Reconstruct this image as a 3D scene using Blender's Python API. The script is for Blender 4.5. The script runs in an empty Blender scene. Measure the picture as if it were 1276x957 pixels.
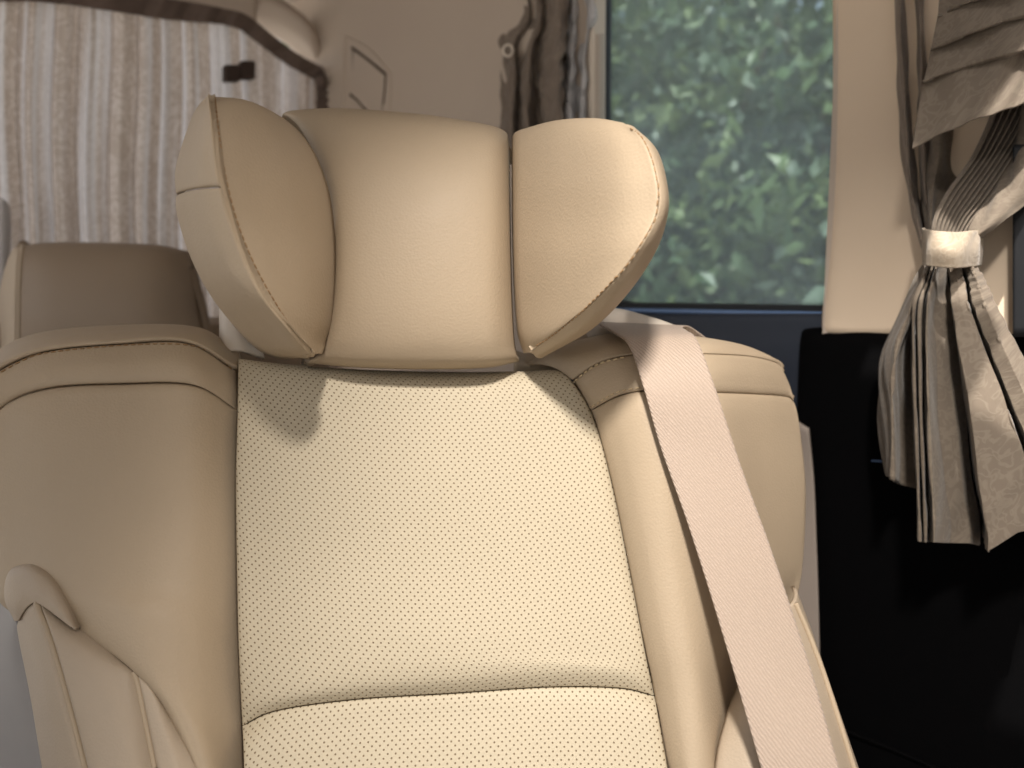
import bpy, math, random
import numpy as np
from mathutils import Vector
from mathutils.bvhtree import BVHTree
R = math.radians
rng = np.random.default_rng(7)
random.seed(7)
S = bpy.context.scene
COL = S.collection

# ---------------------------------------------------------------- camera
F, CX, CY = 921.0, 638.0, 478.5          # focal length and centre in photo pixels
CAM = np.array([0.0, 0.0, 1.5]); PITCH = 6.0
cd = bpy.data.cameras.new('camera'); cam = bpy.data.objects.new('camera', cd); COL.objects.link(cam)
cam.location = CAM; cam.rotation_euler = (R(90 - PITCH), 0, 0)
cd.sensor_width = 36; cd.lens = 36 * F / 1276; cd.clip_start = 0.02; cd.clip_end = 500
cd.dof.use_dof = True; cd.dof.focus_distance = 0.55; cd.dof.aperture_fstop = 4.6
S.camera = cam
# ---------------------------------------------------------------- light
SUN_EL, SUN_AZ = 60.0, -24.0             # high sun: it lights the trees and, through a gap added in the unseen roof, the tied curtain; the roof keeps it off the seat
w = bpy.data.worlds.new('World'); S.world = w; w.use_nodes = True
wn = w.node_tree.nodes; wl = w.node_tree.links
sky = wn.new('ShaderNodeTexSky'); sky.sky_type = 'NISHITA'; sky.sun_disc = False
sky.sun_elevation = R(SUN_EL); sky.sun_rotation = R(180 + SUN_AZ * -1); sky.dust_density = 4; sky.ozone_density = .6
hs = wn.new('ShaderNodeHueSaturation'); hs.inputs['Saturation'].default_value = .45
wl.new(sky.outputs[0], hs.inputs['Color'])
wn['Background'].inputs['Strength'].default_value = 0.15
wl.new(hs.outputs[0], wn['Background'].inputs['Color'])
sd = bpy.data.lights.new('sun', 'SUN'); sun = bpy.data.objects.new('sun', sd); COL.objects.link(sun)
sd.energy = 5.0; sd.angle = R(0.6); sd.color = (1.0, 0.93, 0.84)
sun.rotation_euler = (R(90 - SUN_EL), 0, R(SUN_AZ)); sun.location = (0, -3, 5)
# reading lamp in the roof, ahead of and above the seat: its near light gives the headrest's spreading shadow
ld = bpy.data.lights.new('roof_lamp', 'SPOT'); lamp = bpy.data.objects.new('roof_lamp', ld); COL.objects.link(lamp)
ld.energy = 54; ld.spot_size = R(57); ld.spot_blend = 1.0; ld.shadow_soft_size = .05; ld.color = (1.0, .92, .83)
LAMP = (0.01, -0.22, 2.17); AIM = (0.24, 0.50, 1.21)
lamp.location = LAMP; dv_ = Vector(AIM) - Vector(LAMP); lamp.rotation_euler = dv_.to_track_quat('-Z', 'Y').to_euler()
S.view_settings.view_transform = 'Standard'; S.view_settings.look = 'None'
S.view_settings.exposure = 0.75; S.view_settings.gamma = 1.0; S.view_settings.use_curve_mapping = False
S.cycles.use_denoising = True
S.cycles.max_bounces = 8; S.cycles.transparent_max_bounces = 16

# ---------------------------------------------------------------- helpers
ct, st = math.cos(R(90 - PITCH)), math.sin(R(90 - PITCH))
def W(p):
    p = np.asarray(p, float); d = p[..., 2]
    xc = (p[..., 0] - CX) / F * d; yc = -(p[..., 1] - CY) / F * d; zc = -d
    return np.stack([xc, yc * ct - zc * st, yc * st + zc * ct], -1) + CAM
def ray(px, py):
    v = W((px, py, 1.0)) - CAM
    return v
def cr(P, n):                             # Catmull-Rom through the control points, resampled to n
    P = np.asarray(P, float); k = len(P)
    if k == 2: return P[0] + (P[1] - P[0]) * np.linspace(0, 1, n).reshape((-1,) + (1,) * (P.ndim - 1))
    Q = np.concatenate([[2 * P[0] - P[1]], P, [2 * P[-1] - P[-2]]])
    t = np.linspace(0, k - 1, n); i = np.minimum(t.astype(int), k - 2); f = (t - i).reshape((-1,) + (1,) * (P.ndim - 1))
    a, b, c, d = Q[i], Q[i + 1], Q[i + 2], Q[i + 3]
    return 0.5 * (2 * b + (c - a) * f + (2 * a - 5 * b + 4 * c - d) * f ** 2 + (3 * b - a - 3 * c + d) * f ** 3)
def lerp(P, n):                           # straight between the control points: crisp pleats
    P = np.asarray(P, float); t = np.linspace(0, len(P) - 1, n); i = np.minimum(t.astype(int), len(P) - 2); f = (t - i).reshape((-1,) + (1,) * (P.ndim - 1))
    f = f + .18 * np.sin(2 * np.pi * f) / (2 * np.pi) * -1
    return P[i] * (1 - f) + P[i + 1] * f
BASE = {}
def tag(o, label=None, cat=None, group=None, kind=None):
    if label: o['label'] = label
    if cat: o['category'] = cat
    if group: o['group'] = group
    if kind: o['kind'] = kind
    return o
def thing(name, label, cat, loc, group=None):
    o = bpy.data.objects.new(name, None); COL.objects.link(o); o.location = loc; o.empty_display_size = .05
    BASE[o] = np.asarray(loc, float)
    return tag(o, label, cat, group)
def obj(name, V, Fc, mat, parent=None, uv=None, smooth=True, solid=0, bevel=0, sub=0):
    V = np.asarray(V, float)
    if parent is not None: b = BASE[parent]
    else: b = np.array([*(V[:, :2].mean(0)), V[:, 2].min()])
    me = bpy.data.meshes.new(name); me.from_pydata((V - b).tolist(), [], [list(map(int, f)) for f in Fc]); me.update()
    if uv is not None:
        L = me.uv_layers.new(name='UVMap'); idx = np.empty(len(me.loops), int); me.loops.foreach_get('vertex_index', idx)
        L.data.foreach_set('uv', np.asarray(uv)[idx].ravel())
    me.polygons.foreach_set('use_smooth', [smooth] * len(me.polygons))
    me.materials.append(mat)
    o = bpy.data.objects.new(name, me); COL.objects.link(o)
    if parent is not None: o.parent = parent
    else: o.location = b
    BASE[o] = b
    if solid:
        m = o.modifiers.new('solid', 'SOLIDIFY'); m.thickness = solid; m.offset = -1
    if bevel:
        m = o.modifiers.new('bevel', 'BEVEL'); m.width = bevel; m.segments = 3; m.limit_method = 'ANGLE'
    if sub:
        m = o.modifiers.new('sub', 'SUBSURF'); m.levels = m.render_levels = sub
    return o
def gnormals(P):
    du = np.gradient(P, axis=1); dv = np.gradient(P, axis=0)
    n = np.cross(du, dv); n /= np.linalg.norm(n, axis=-1, keepdims=True) + 1e-12
    if (n * (CAM - P)).sum(-1).mean() < 0: n = -n
    return n
def surf(name, rows, mat, parent=None, nu=60, nv=60, tuck=(None,) * 4, solid=.012, world=False, bumpf=None, lin=False, linv=False, cut=None):
    """rows[v][u] = (px, py, depth).  tuck = left, right, first row, last row, each (radius, depth) in metres."""
    G = (lerp if linv else cr)(np.asarray(rows, float), nv); G = (lerp if lin else cr)(G.transpose(1, 0, 2), nu).transpose(1, 0, 2)
    P = G if world else W(G)
    su = np.concatenate([np.zeros((nv, 1)), np.cumsum(np.linalg.norm(np.diff(P, axis=1), axis=-1), 1)], 1)
    sv = np.concatenate([np.zeros((1, nu)), np.cumsum(np.linalg.norm(np.diff(P, axis=0), axis=-1), 0)], 0)
    # resample: put more lines near tucked edges
    n = gnormals(P); off = np.zeros((nv, nu))
    for e, dist in zip(tuck, (su, su[:, -1:] - su, sv, sv[-1:] - sv)):
        if e:
            t = np.clip(dist / e[0], 0, 1); off = np.maximum(off, e[1] * (1 - np.sqrt(1 - (1 - t) ** 2)))
    P = P + IN * off[..., None]
    if bumpf is not None: P = P + n * bumpf(su, sv)[..., None]
    idx = np.arange(nu * nv).reshape(nv, nu)
    q = np.stack([idx[:-1, :-1], idx[:-1, 1:], idx[1:, 1:], idx[1:, :-1]], -1).reshape(-1, 4)
    V = P.reshape(-1, 3)
    a, b, c = V[q[:, 0]], V[q[:, 1]], V[q[:, 2]]
    fn = np.cross(b - a, c - a)
    if (fn * (CAM - a)).sum() < 0: q = q[:, ::-1]
    if cut is not None: q = q[~cut(V[q].mean(1))]
    uv = np.stack([su - su[:, nu // 2:nu // 2 + 1], -sv], -1).reshape(-1, 2)
    o = obj(name, V, q, mat, parent, uv, True, solid)
    o_mesh[o] = (V, q)
    return o
o_mesh = {}
IN = np.array([0.05, .97, -.1]); IN /= np.linalg.norm(IN)   # into the seat: seams are drawn in this way
def dens(n, k=6):                         # not used for sampling, kept small
    return n
def drape(path, objs, n=200, off=0.0):    # photo path laid on the real surfaces it runs over
    V = []; Fc = []; o = 0
    for ob in objs:
        v, f = o_mesh[ob]; V.append(v); Fc += (f + o).tolist(); o += len(v)
    t = BVHTree.FromPolygons(np.concatenate(V).tolist(), Fc)
    out = []; nn = []
    for p in cr(path, n):
        r = Vector(ray(*p)).normalized(); h = t.ray_cast(Vector(CAM), r)
        if h[0] is None: continue
        nrm = h[1] if h[1].dot(r) < 0 else -h[1]
        out.append(np.array(h[0] + nrm * off)); nn.append(np.array(nrm))
    return np.array(out), np.array(nn)
def tube(P, r, seg=8, caps=True):
    P = np.asarray(P, float); n = len(P); r = np.broadcast_to(r, (n,))
    T = np.gradient(P, axis=0); T /= np.linalg.norm(T, axis=1, keepdims=True) + 1e-12
    up = np.array([0.13, 0.9, 0.41]); A = np.cross(T, up); A /= np.linalg.norm(A, axis=1, keepdims=True) + 1e-12; B = np.cross(T, A)
    th = np.linspace(0, 2 * np.pi, seg, endpoint=False)
    V = (P[:, None] + r[:, None, None] * (np.cos(th)[None, :, None] * A[:, None] + np.sin(th)[None, :, None] * B[:, None])).reshape(-1, 3)
    Fc = [[i * seg + j, i * seg + (j + 1) % seg, (i + 1) * seg + (j + 1) % seg, (i + 1) * seg + j] for i in range(n - 1) for j in range(seg)]
    if caps: Fc += [list(range(seg))[::-1], [(n - 1) * seg + j for j in range(seg)]]
    return V, Fc
def join(parts):
    V = []; Fc = []; o = 0
    for v, f in parts:
        V.append(v); Fc += [[i + o for i in q] for q in f]; o += len(v)
    return np.concatenate(V), Fc
def resample(P, step):
    s = np.concatenate([[0], np.cumsum(np.linalg.norm(np.diff(P, axis=0), axis=1))])
    t = np.arange(0, s[-1], step)
    return np.stack([np.interp(t, s, P[:, k]) for k in range(3)], 1)
def stitches(path, objs, parent, mat, step=.0052, length=.0034, r=.00055, off=.0003):
    P, _ = drape(path, objs, 400, off)
    Q = resample(P, step / 8); parts = []
    m = int(8 * length / step)
    for i in range(0, len(Q) - m - 1, 8):
        seg = Q[i:i + m + 1]
        if np.linalg.norm(seg[-1] - seg[0]) > 2 * length: continue
        k = len(seg); parts.append(tube(seg, r * np.sin(np.linspace(.45, np.pi - .45, k)) ** .5, 6))
    v, f = join(parts)
    return obj('stitching', v, f, mat, parent)
def piping(name, path, objs, parent, mat, r=.0012, off=-.0002, n=160):
    P, _ = drape(path, objs, n, off)
    v, f = tube(P, r, 8)
    return obj(name, v, f, mat, parent)
def prism(name, pts, out, thick, mat, parent=None, bevel=0, uvs=None):   # polygon of world points pushed along 'out'
    pts = np.asarray(pts, float); n = len(pts)
    V = np.concatenate([pts, pts + np.asarray(out) * thick])
    Fc = [list(range(n)), list(range(2 * n - 1, n - 1, -1))] + [[i, n + i, n + (i + 1) % n, (i + 1) % n] for i in range(n)]
    o = obj(name, V, Fc, mat, parent, None, False, 0, bevel)
    return o
def quadbox(name, rows, mat, parent=None, **k): return surf(name, rows, mat, parent, **k)

# ---------------------------------------------------------------- materials
def newmat(name):
    m = bpy.data.materials.new(name); m.use_nodes = True
    return m, m.node_tree.nodes, m.node_tree.links, m.node_tree.nodes['Principled BSDF']
def srgb(r, g, b): return tuple(((c / 255) / 12.92 if c / 255 < .04045 else ((c / 255 + .055) / 1.055) ** 2.4) for c in (r, g, b)) + (1,)
def N(nodes, t, **k):
    n = nodes.new(t)
    for a, v in k.items():
        if a in n.inputs: n.inputs[a].default_value = v
        else: setattr(n, a, v)
    return n
def leather(name, col, rough=.54, grain=.26, dots=False, wrinkle=.14, spec=.38):
    m, n, l, b = newmat(name)
    tc = n.new('ShaderNodeTexCoord')
    no = N(n, 'ShaderNodeTexNoise'); no.inputs['Scale'].default_value = 9; no.inputs['Detail'].default_value = 4
    l.new(tc.outputs['Object'], no.inputs['Vector'])
    mx = N(n, 'ShaderNodeMix', data_type='RGBA')
    c = np.array(col[:3]); mx.inputs[6].default_value = (*(c * .94), 1); mx.inputs[7].default_value = (*np.minimum(c * 1.05, 1), 1)
    l.new(no.outputs[0], mx.inputs[0]); colour = mx.outputs[2]
    vo = N(n, 'ShaderNodeTexVoronoi'); vo.inputs['Scale'].default_value = 520; l.new(tc.outputs['Object'], vo.inputs['Vector'])
    n2 = N(n, 'ShaderNodeTexNoise'); n2.inputs['Scale'].default_value = 55; n2.inputs['Detail'].default_value = 6; l.new(tc.outputs['Object'], n2.inputs['Vector'])
    b1 = n.new('ShaderNodeBump'); b1.inputs['Strength'].default_value = grain; b1.inputs['Distance'].default_value = .0006
    b2 = n.new('ShaderNodeBump'); b2.inputs['Strength'].default_value = wrinkle * .3; b2.inputs['Distance'].default_value = .0015
    l.new(vo.outputs['Distance'], b1.inputs['Height']); l.new(n2.outputs[0], b2.inputs['Height']); l.new(b1.outputs[0], b2.inputs['Normal'])
    nrm = b2.outputs[0]
    rr = N(n, 'ShaderNodeMapRange'); rr.inputs[3].default_value = rough - .05; rr.inputs[4].default_value = rough + .08
    l.new(n2.outputs[0], rr.inputs[0]); l.new(rr.outputs[0], b.inputs['Roughness'])
    if dots:
        mp = n.new('ShaderNodeMapping'); mp.inputs['Rotation'].default_value = (0, 0, R(45)); k = 1 / .0040; mp.inputs['Scale'].default_value = (k, k, k)
        l.new(tc.outputs['UV'], mp.inputs[0])
        fr = N(n, 'ShaderNodeVectorMath', operation='FRACTION'); l.new(mp.outputs[0], fr.inputs[0])
        sb = N(n, 'ShaderNodeVectorMath', operation='SUBTRACT'); sb.inputs[1].default_value = (.5, .5, 0); l.new(fr.outputs[0], sb.inputs[0])
        ml = N(n, 'ShaderNodeVectorMath', operation='MULTIPLY'); ml.inputs[1].default_value = (1, 1, 0); l.new(sb.outputs[0], ml.inputs[0])
        le = N(n, 'ShaderNodeVectorMath', operation='LENGTH'); l.new(ml.outputs[0], le.inputs[0])
        hr = N(n, 'ShaderNodeMapRange'); hr.inputs[1].default_value = .13; hr.inputs[2].default_value = .20; l.new(le.outputs['Value'], hr.inputs[0])
        m2 = N(n, 'ShaderNodeMix', data_type='RGBA'); m2.inputs[6].default_value = (*(c * np.array([.33, .27, .21])), 1)
        l.new(hr.outputs[0], m2.inputs[0]); l.new(colour, m2.inputs[7]); colour = m2.outputs[2]
        b3 = n.new('ShaderNodeBump'); b3.inputs['Strength'].default_value = .5; b3.inputs['Distance'].default_value = .0008
        l.new(hr.outputs[0], b3.inputs['Height']); l.new(nrm, b3.inputs['Normal']); nrm = b3.outputs[0]
    l.new(colour, b.inputs['Base Color']); l.new(nrm, b.inputs['Normal'])
    b.inputs['Specular IOR Level'].default_value = spec
    return m
def plain(name, col, rough=.6, spec=.4, noise=.06, nscale=30, bump=.05, bscale=400, bdist=.0005):
    m, n, l, b = newmat(name); tc = n.new('ShaderNodeTexCoord')
    no = N(n, 'ShaderNodeTexNoise'); no.inputs['Scale'].default_value = nscale; no.inputs['Detail'].default_value = 5; l.new(tc.outputs['Object'], no.inputs['Vector'])
    mx = N(n, 'ShaderNodeMix', data_type='RGBA'); c = np.array(col[:3])
    mx.inputs[6].default_value = (*(c * (1 - noise)), 1); mx.inputs[7].default_value = (*np.minimum(c * (1 + noise), 1), 1)
    l.new(no.outputs[0], mx.inputs[0]); l.new(mx.outputs[2], b.inputs['Base Color'])
    n2 = N(n, 'ShaderNodeTexNoise'); n2.inputs['Scale'].default_value = bscale; n2.inputs['Detail'].default_value = 3; l.new(tc.outputs['Object'], n2.inputs['Vector'])
    bp = n.new('ShaderNodeBump'); bp.inputs['Strength'].default_value = bump; bp.inputs['Distance'].default_value = bdist
    l.new(n2.outputs[0], bp.inputs['Height']); l.new(bp.outputs[0], b.inputs['Normal'])
    b.inputs['Roughness'].default_value = rough; b.inputs['Specular IOR Level'].default_value = spec
    return m
def fabric(name, col, col2, pscale=60, pamt=.5, trans=.25, weave=.25, rough=.75, spec=.25, sheen=.2, stripe=None):
    """woven cloth with a tone-on-tone scroll pattern and some light coming through"""
    m, n, l, b = newmat(name); tc = n.new('ShaderNodeTexCoord')
    no = N(n, 'ShaderNodeTexNoise'); no.inputs['Scale'].default_value = pscale; no.inputs['Detail'].default_value = 1.5; no.inputs['Distortion'].default_value = 1.6
    l.new(tc.outputs['UV'], no.inputs['Vector'])
    rp = n.new('ShaderNodeValToRGB'); e = rp.color_ramp.elements
    e[0].position = .42; e[0].color = (0, 0, 0, 1); e[1].position = .47; e[1].color = (1, 1, 1, 1)
    x = e.new(.53); x.color = (1, 1, 1, 1); x = e.new(.58); x.color = (0, 0, 0, 1)
    l.new(no.outputs[0], rp.inputs[0])
    ma = N(n, 'ShaderNodeMath', operation='MULTIPLY'); ma.inputs[1].default_value = pamt; l.new(rp.outputs[0], ma.inputs[0])
    mx = N(n, 'ShaderNodeMix', data_type='RGBA'); mx.inputs[6].default_value = col; mx.inputs[7].default_value = col2
    l.new(ma.outputs[0], mx.inputs[0])
    if stripe:                            # paler upright stripes of uneven width
        ws = N(n, 'ShaderNodeTexNoise'); ws.inputs['Scale'].default_value = 34; ws.inputs['Detail'].default_value = 1; sm = n.new('ShaderNodeMapping'); sm.inputs['Scale'].default_value = (1, .02, 1)
        l.new(tc.outputs['UV'], sm.inputs[0]); l.new(sm.outputs[0], ws.inputs['Vector']); sr = N(n, 'ShaderNodeMapRange'); sr.inputs[1].default_value = .52; sr.inputs[2].default_value = .62; sr.inputs[4].default_value = .6
        l.new(ws.outputs[0], sr.inputs[0]); m0 = mx; mx = N(n, 'ShaderNodeMix', data_type='RGBA'); l.new(sr.outputs[0], mx.inputs[0]); l.new(m0.outputs[2], mx.inputs[6]); mx.inputs[7].default_value = stripe
    l.new(mx.outputs[2], b.inputs['Base Color'])
    wv = N(n, 'ShaderNodeTexNoise'); wv.inputs['Scale'].default_value = 700; wv.inputs['Detail'].default_value = 2
    mp = n.new('ShaderNodeMapping'); mp.inputs['Scale'].default_value = (1, .25, 1); l.new(tc.outputs['UV'], mp.inputs[0]); l.new(mp.outputs[0], wv.inputs['Vector'])
    ad = N(n, 'ShaderNodeMath', operation='ADD'); l.new(wv.outputs[0], ad.inputs[0]); l.new(ma.outputs[0], ad.inputs[1])
    bp = n.new('ShaderNodeBump'); bp.inputs['Strength'].default_value = weave; bp.inputs['Distance'].default_value = .0008
    l.new(ad.outputs[0], bp.inputs['Height']); l.new(bp.outputs[0], b.inputs['Normal'])
    b.inputs['Roughness'].default_value = rough; b.inputs['Specular IOR Level'].default_value = spec; b.inputs['Sheen Weight'].default_value = sheen
    if trans:
        tr = n.new('ShaderNodeBsdfTranslucent'); l.new(mx.outputs[2], tr.inputs['Color']); ms = n.new('ShaderNodeMixShader'); ms.inputs[0].default_value = trans
        l.new(b.outputs[0], ms.inputs[1]); l.new(tr.outputs[0], ms.inputs[2]); l.new(ms.outputs[0], n['Material Output'].inputs['Surface'])
    return m
BEIGE = srgb(178, 161, 138)
M_leather = leather('beige_leather', BEIGE)
M_perf = leather('perforated_leather', srgb(191, 180, 157), dots=True, rough=.58)
M_side = leather('side_leather', srgb(178, 163, 144), rough=.5)
M_thread = plain('thread', srgb(150, 120, 85), .7)
M_thread_light = plain('thread_light', srgb(205, 185, 150), .7)
M_seam = plain('seam_leather', srgb(120, 92, 66), .6)
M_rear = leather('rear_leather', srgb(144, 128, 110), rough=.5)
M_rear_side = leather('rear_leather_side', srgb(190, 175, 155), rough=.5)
M_trim = plain('trim_plastic', srgb(194, 181, 168), .6, .35, .03, 12, .15, 900)
M_pillar = plain('pillar_trim', srgb(222, 203, 180), .6, .35, .03, 12, .15, 900)
M_ceiling = plain('ceiling_cloth', srgb(176, 166, 156), .9, .2, .03, 20, .3, 700)
M_groove = plain('groove', srgb(75, 62, 52), .8)
M_navy = plain('navy_trim', srgb(38, 45, 58), .5, .45, .04, 20, .2, 900)
M_black = plain('black_trim', srgb(3, 3, 4), .8, .06, .1, 12, .2, 800)
M_rubber = plain('rubber', srgb(26, 28, 32), .5, .4)
M_chrome = plain('sill_metal', srgb(95, 125, 170), .3, .6)
M_bracket = plain('bracket_plastic', srgb(215, 205, 192), .5)
M_dark_band = fabric('dark_band', srgb(108, 94, 87), srgb(94, 82, 76), 60, .4, .05)
M_rear_cloth = fabric('rear_curtain_cloth', srgb(184, 172, 162), srgb(214, 206, 200), 38, .6, .5, .3, stripe=srgb(226, 228, 234))
M_taupe = fabric('taupe_cloth', srgb(128, 116, 106), srgb(140, 128, 116), 40, .5, .12)
M_silver = fabric('silver_lining', srgb(226, 226, 228), srgb(236, 236, 238), 40, .3, .5, .15, .45, .5)
M_cloth = fabric('side_curtain_cloth', srgb(118, 107, 95), srgb(140, 130, 116), 62, .4, .22)
M_tie = fabric('sunlit_tie_cloth', srgb(166, 152, 134), srgb(184, 172, 155), 62, .5, .1)  # paler than the curtain cloth: sunlight on the tie put into its colour
M_grey_trim = plain('grey_trim', srgb(136, 126, 118), .7)
M_clip = plain('dark_clip', srgb(62, 50, 45), .7)
M_pale = plain('pale_vinyl', srgb(200, 200, 204), .5)
def belt_mat():
    m, n, l, b = newmat('belt_webbing'); tc = n.new('ShaderNodeTexCoord')
    wv = N(n, 'ShaderNodeTexWave', wave_type='BANDS', bands_direction='DIAGONAL'); wv.inputs['Scale'].default_value = 210; wv.inputs['Distortion'].default_value = 3; wv.inputs['Detail'].default_value = 3
    mp = n.new('ShaderNodeMapping'); mp.inputs['Scale'].default_value = (1.0, .55, 1); l.new(tc.outputs['UV'], mp.inputs[0]); l.new(mp.outputs[0], wv.inputs['Vector'])
    no = N(n, 'ShaderNodeTexNoise'); no.inputs['Scale'].default_value = 500; l.new(tc.outputs['UV'], no.inputs['Vector'])
    mx = N(n, 'ShaderNodeMix', data_type='RGBA'); mx.inputs[6].default_value = srgb(168, 151, 137); mx.inputs[7].default_value = srgb(190, 173, 159)
    ad = N(n, 'ShaderNodeMath', operation='MULTIPLY'); l.new(wv.outputs['Fac'], ad.inputs[0]); l.new(no.outputs[0], ad.inputs[1])
    l.new(ad.outputs[0], mx.inputs[0]); l.new(mx.outputs[2], b.inputs['Base Color'])
    bp = n.new('ShaderNodeBump'); bp.inputs['Strength'].default_value = .6; bp.inputs['Distance'].default_value = .001
    l.new(ad.outputs[0], bp.inputs['Height']); l.new(bp.outputs[0], b.inputs['Normal'])
    b.inputs['Roughness'].default_value = .55; b.inputs['Specular IOR Level'].default_value = .35; b.inputs['Sheen Weight'].default_value = .15
    return m
M_belt = belt_mat()

# ---------------------------------------------------------------- setting: ground, vehicle walls, roof lining
def wall_plane(a, b):
    a, b = W(a), W(b); b[2] = a[2]
    t = (b - a) / np.linalg.norm(b - a); n = np.cross(t, [0, 0, 1])
    if np.dot(n, CAM - a) < 0: n = -n
    return a, t, n
SIDE = wall_plane((400, 381.5, 1.80), (1090, 381.5, .85))
REAR = wall_plane((400, 381.5, 1.80), (0, 381.5, 1.36))
def on(plane, px, py, off=0.0):
    a, t, n = plane; r = ray(px, py); return CAM + r * (np.dot(a + n * off - CAM, n) / np.dot(r, n))
def onp(plane, pts, off=0.0): return np.array([on(plane, x, y, off) for x, y in pts])
SN, RN = SIDE[2], REAR[2]

g = prism('ground', [(-60, -60, 0), (60, -60, 0), (60, 60, 0), (-60, 60, 0)], (0, 0, -1), .2, plain('paving', srgb(172, 168, 162), .95, .1, .15, 2), None); tag(g, kind='structure')
# roof lining: rear part seen at the top of the picture
seam = [(300, -20, 1.66), (345, 8, 1.72), (388, 28, 1.80), (425, 21, 1.70), (470, 9, 1.6), (515, -2, 1.50), (600, -24, 1.35), (720, -50, 1.18), (900, -90, 1.0), (1300, -190, .76)]
sw_ = W(seam); td_ = SIDE[1]
e0 = cr(np.concatenate([sw_, [sw_[-1] + td_ * .8, sw_[-1] + td_ * 1.8, sw_[-1] + td_ * 3.0]]), 60); rows = [e0, e0 + np.array([-.03, -.03, .025]), e0 * np.array([1, 1, 0]) + np.array([-.12, -.12, 2.2]), e0 * np.array([1, 1, 0]) + np.array([-.6, -.5, 2.24]), e0 * np.array([1, 1, 0]) + np.array([-1.2, -1.4, 2.24]), e0 * np.array([1, 1, 0]) + np.array([-1.6, -2.6, 2.22])]
def added_sun_gap(c): return (c[:, 2] > 2.1) & (c[:, 0] > .23) & (c[:, 0] < .66) & (c[:, 1] > .02) & (c[:, 1] < .39)  # unseen roof gap, added to let sun fall on the tied curtain
o = surf('ceiling', rows, M_ceiling, None, 120, 120, solid=.02, world=True, cut=added_sun_gap); tag(o, kind='structure')

# the rest of the cabin, out of the picture: far side wall with its window band, floor
def cab(s0, s1, off, z0, z1, name, mat):
    a, t, n_ = SIDE; p = [a + t * s0 + n_ * off, a + t * s1 + n_ * off]
    q = [np.array([*p[0][:2], z0]), np.array([*p[1][:2], z0]), np.array([*p[1][:2], z1]), np.array([*p[0][:2], z1])]
    o = prism(name, q, n_, .04, mat); tag(o, kind='structure')
cab(-.3, 1.25, 1.75, .5, 1.12, 'far_side_wall', M_trim); cab(1.4, 4.2, 1.75, .5, 1.30, 'far_side_wall', M_trim); cab(-.3, 4.2, 1.75, 2.2, 2.32, 'far_side_wall', M_trim); cab(1.25, 1.40, 1.75, 1.12, 2.2, 'far_side_wall', M_trim)
cab(1.25, 4.2, -.02, .5, 2.3, 'near_side_wall', M_trim)  # unseen wall, shaped without windows to cut light from the right
a_, t_, n_ = SIDE
fl = [a_ + t_ * s0 + n_ * o1 for s0, o1 in ((-.3, -.1), (4.2, -.1), (4.2, 1.8), (-.3, 1.8))]
o = prism('cabin_floor', [np.array([p[0], p[1], .55]) for p in fl], (0, 0, -1), .04, M_grey_trim); tag(o, kind='structure')

# quarter trim on the side wall, beside the rear window
qt = thing('quarter_trim', 'beige moulded side trim panel between the rear curtain and the side window', 'trim panel', on(SIDE, 560, 600))
rows = []
for y in (-40, 0, 80, 160, 300, 460, 620):
    r_ = []
    for x in (385, 430, 500, 570, 640, 700, 742):
        p = on(SIDE, x, y); bow = .025 * math.exp(-((x - 560) / 70) ** 2) - .05 * max(0, (430 - x) / 45)
        p = p - SN * bow
        if y <= 0: p = p + SN * .0
        r_.append(p)
    rows.append(r_)
qp = surf('panel', rows, M_trim, qt, 60, 60, solid=.02, world=True)
def groove(pts, r, parent, name='groove', mat=None, pl=SIDE, off=0.0, objs=None):
    P, _ = drape(pts, objs or [qp], 80, off); v, f = tube(P, r, 8); return obj(name, v, f, mat or M_groove, parent)
cov = [(441, 62), (480, 92), (478, 140), (462, 140), (438, 120)]
P, _ = drape(cov + [cov[0]], [qp], 6, .002)
lid = prism('cover', P[:-1], -SN, .006, M_trim, qt, .002); 
groove([(439, 60), (460, 76), (481, 93)], .0035, lid); groove([(481, 93), (479, 118), (476, 142)], .0025, lid)
groove([(437, 118), (447, 126), (458, 140)], .004, lid); groove([(440, 64), (440, 90), (439, 116)], .0018, lid)
groove([(430, 48), (429, 90), (428, 140)], .0045, qt, 'ridge', M_trim); groove([(430, 46), (460, 62), (487, 92)], .003, qt, 'ridge', M_trim)
groove([(487, 92), (487, 115), (485, 145)], .003, qt, 'ridge', M_trim)

# D pillar trim at the rear corner
dp = thing('corner_trim', 'pale padded corner trim arching over the right end of the rear curtain', 'trim panel', W((400, 300, 1.75)))
surf('arch', [[(300, 20, 1.62), (302, 8, 1.6), (318, -8, 1.60), (335, -14, 1.62)],
              [(318, 32, 1.63), (328, 14, 1.60), (345, 4, 1.60), (362, 4, 1.64)],
              [(350, 50, 1.66), (362, 36, 1.63), (378, 26, 1.63), (390, 30, 1.68)],
              [(378, 72, 1.70), (386, 58, 1.66), (394, 50, 1.66), (402, 60, 1.71)],
              [(394, 96, 1.74), (398, 90, 1.72), (403, 92, 1.72), (407, 100, 1.76)]], M_trim, dp, 30, 50, tuck=((.012, .008), (.012, .01), None, None), solid=.01)
surf('jamb', [[(396, 60, 1.74), (404, 60, 1.72), (412, 40, 1.76)], [(402, 100, 1.75), (408, 100, 1.73), (416, 100, 1.76)],
              [(404, 200, 1.75), (412, 200, 1.73), (418, 200, 1.76)], [(404, 460, 1.75), (412, 460, 1.73), (418, 460, 1.76)]], M_trim, dp, 12, 30, solid=.02)

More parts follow.
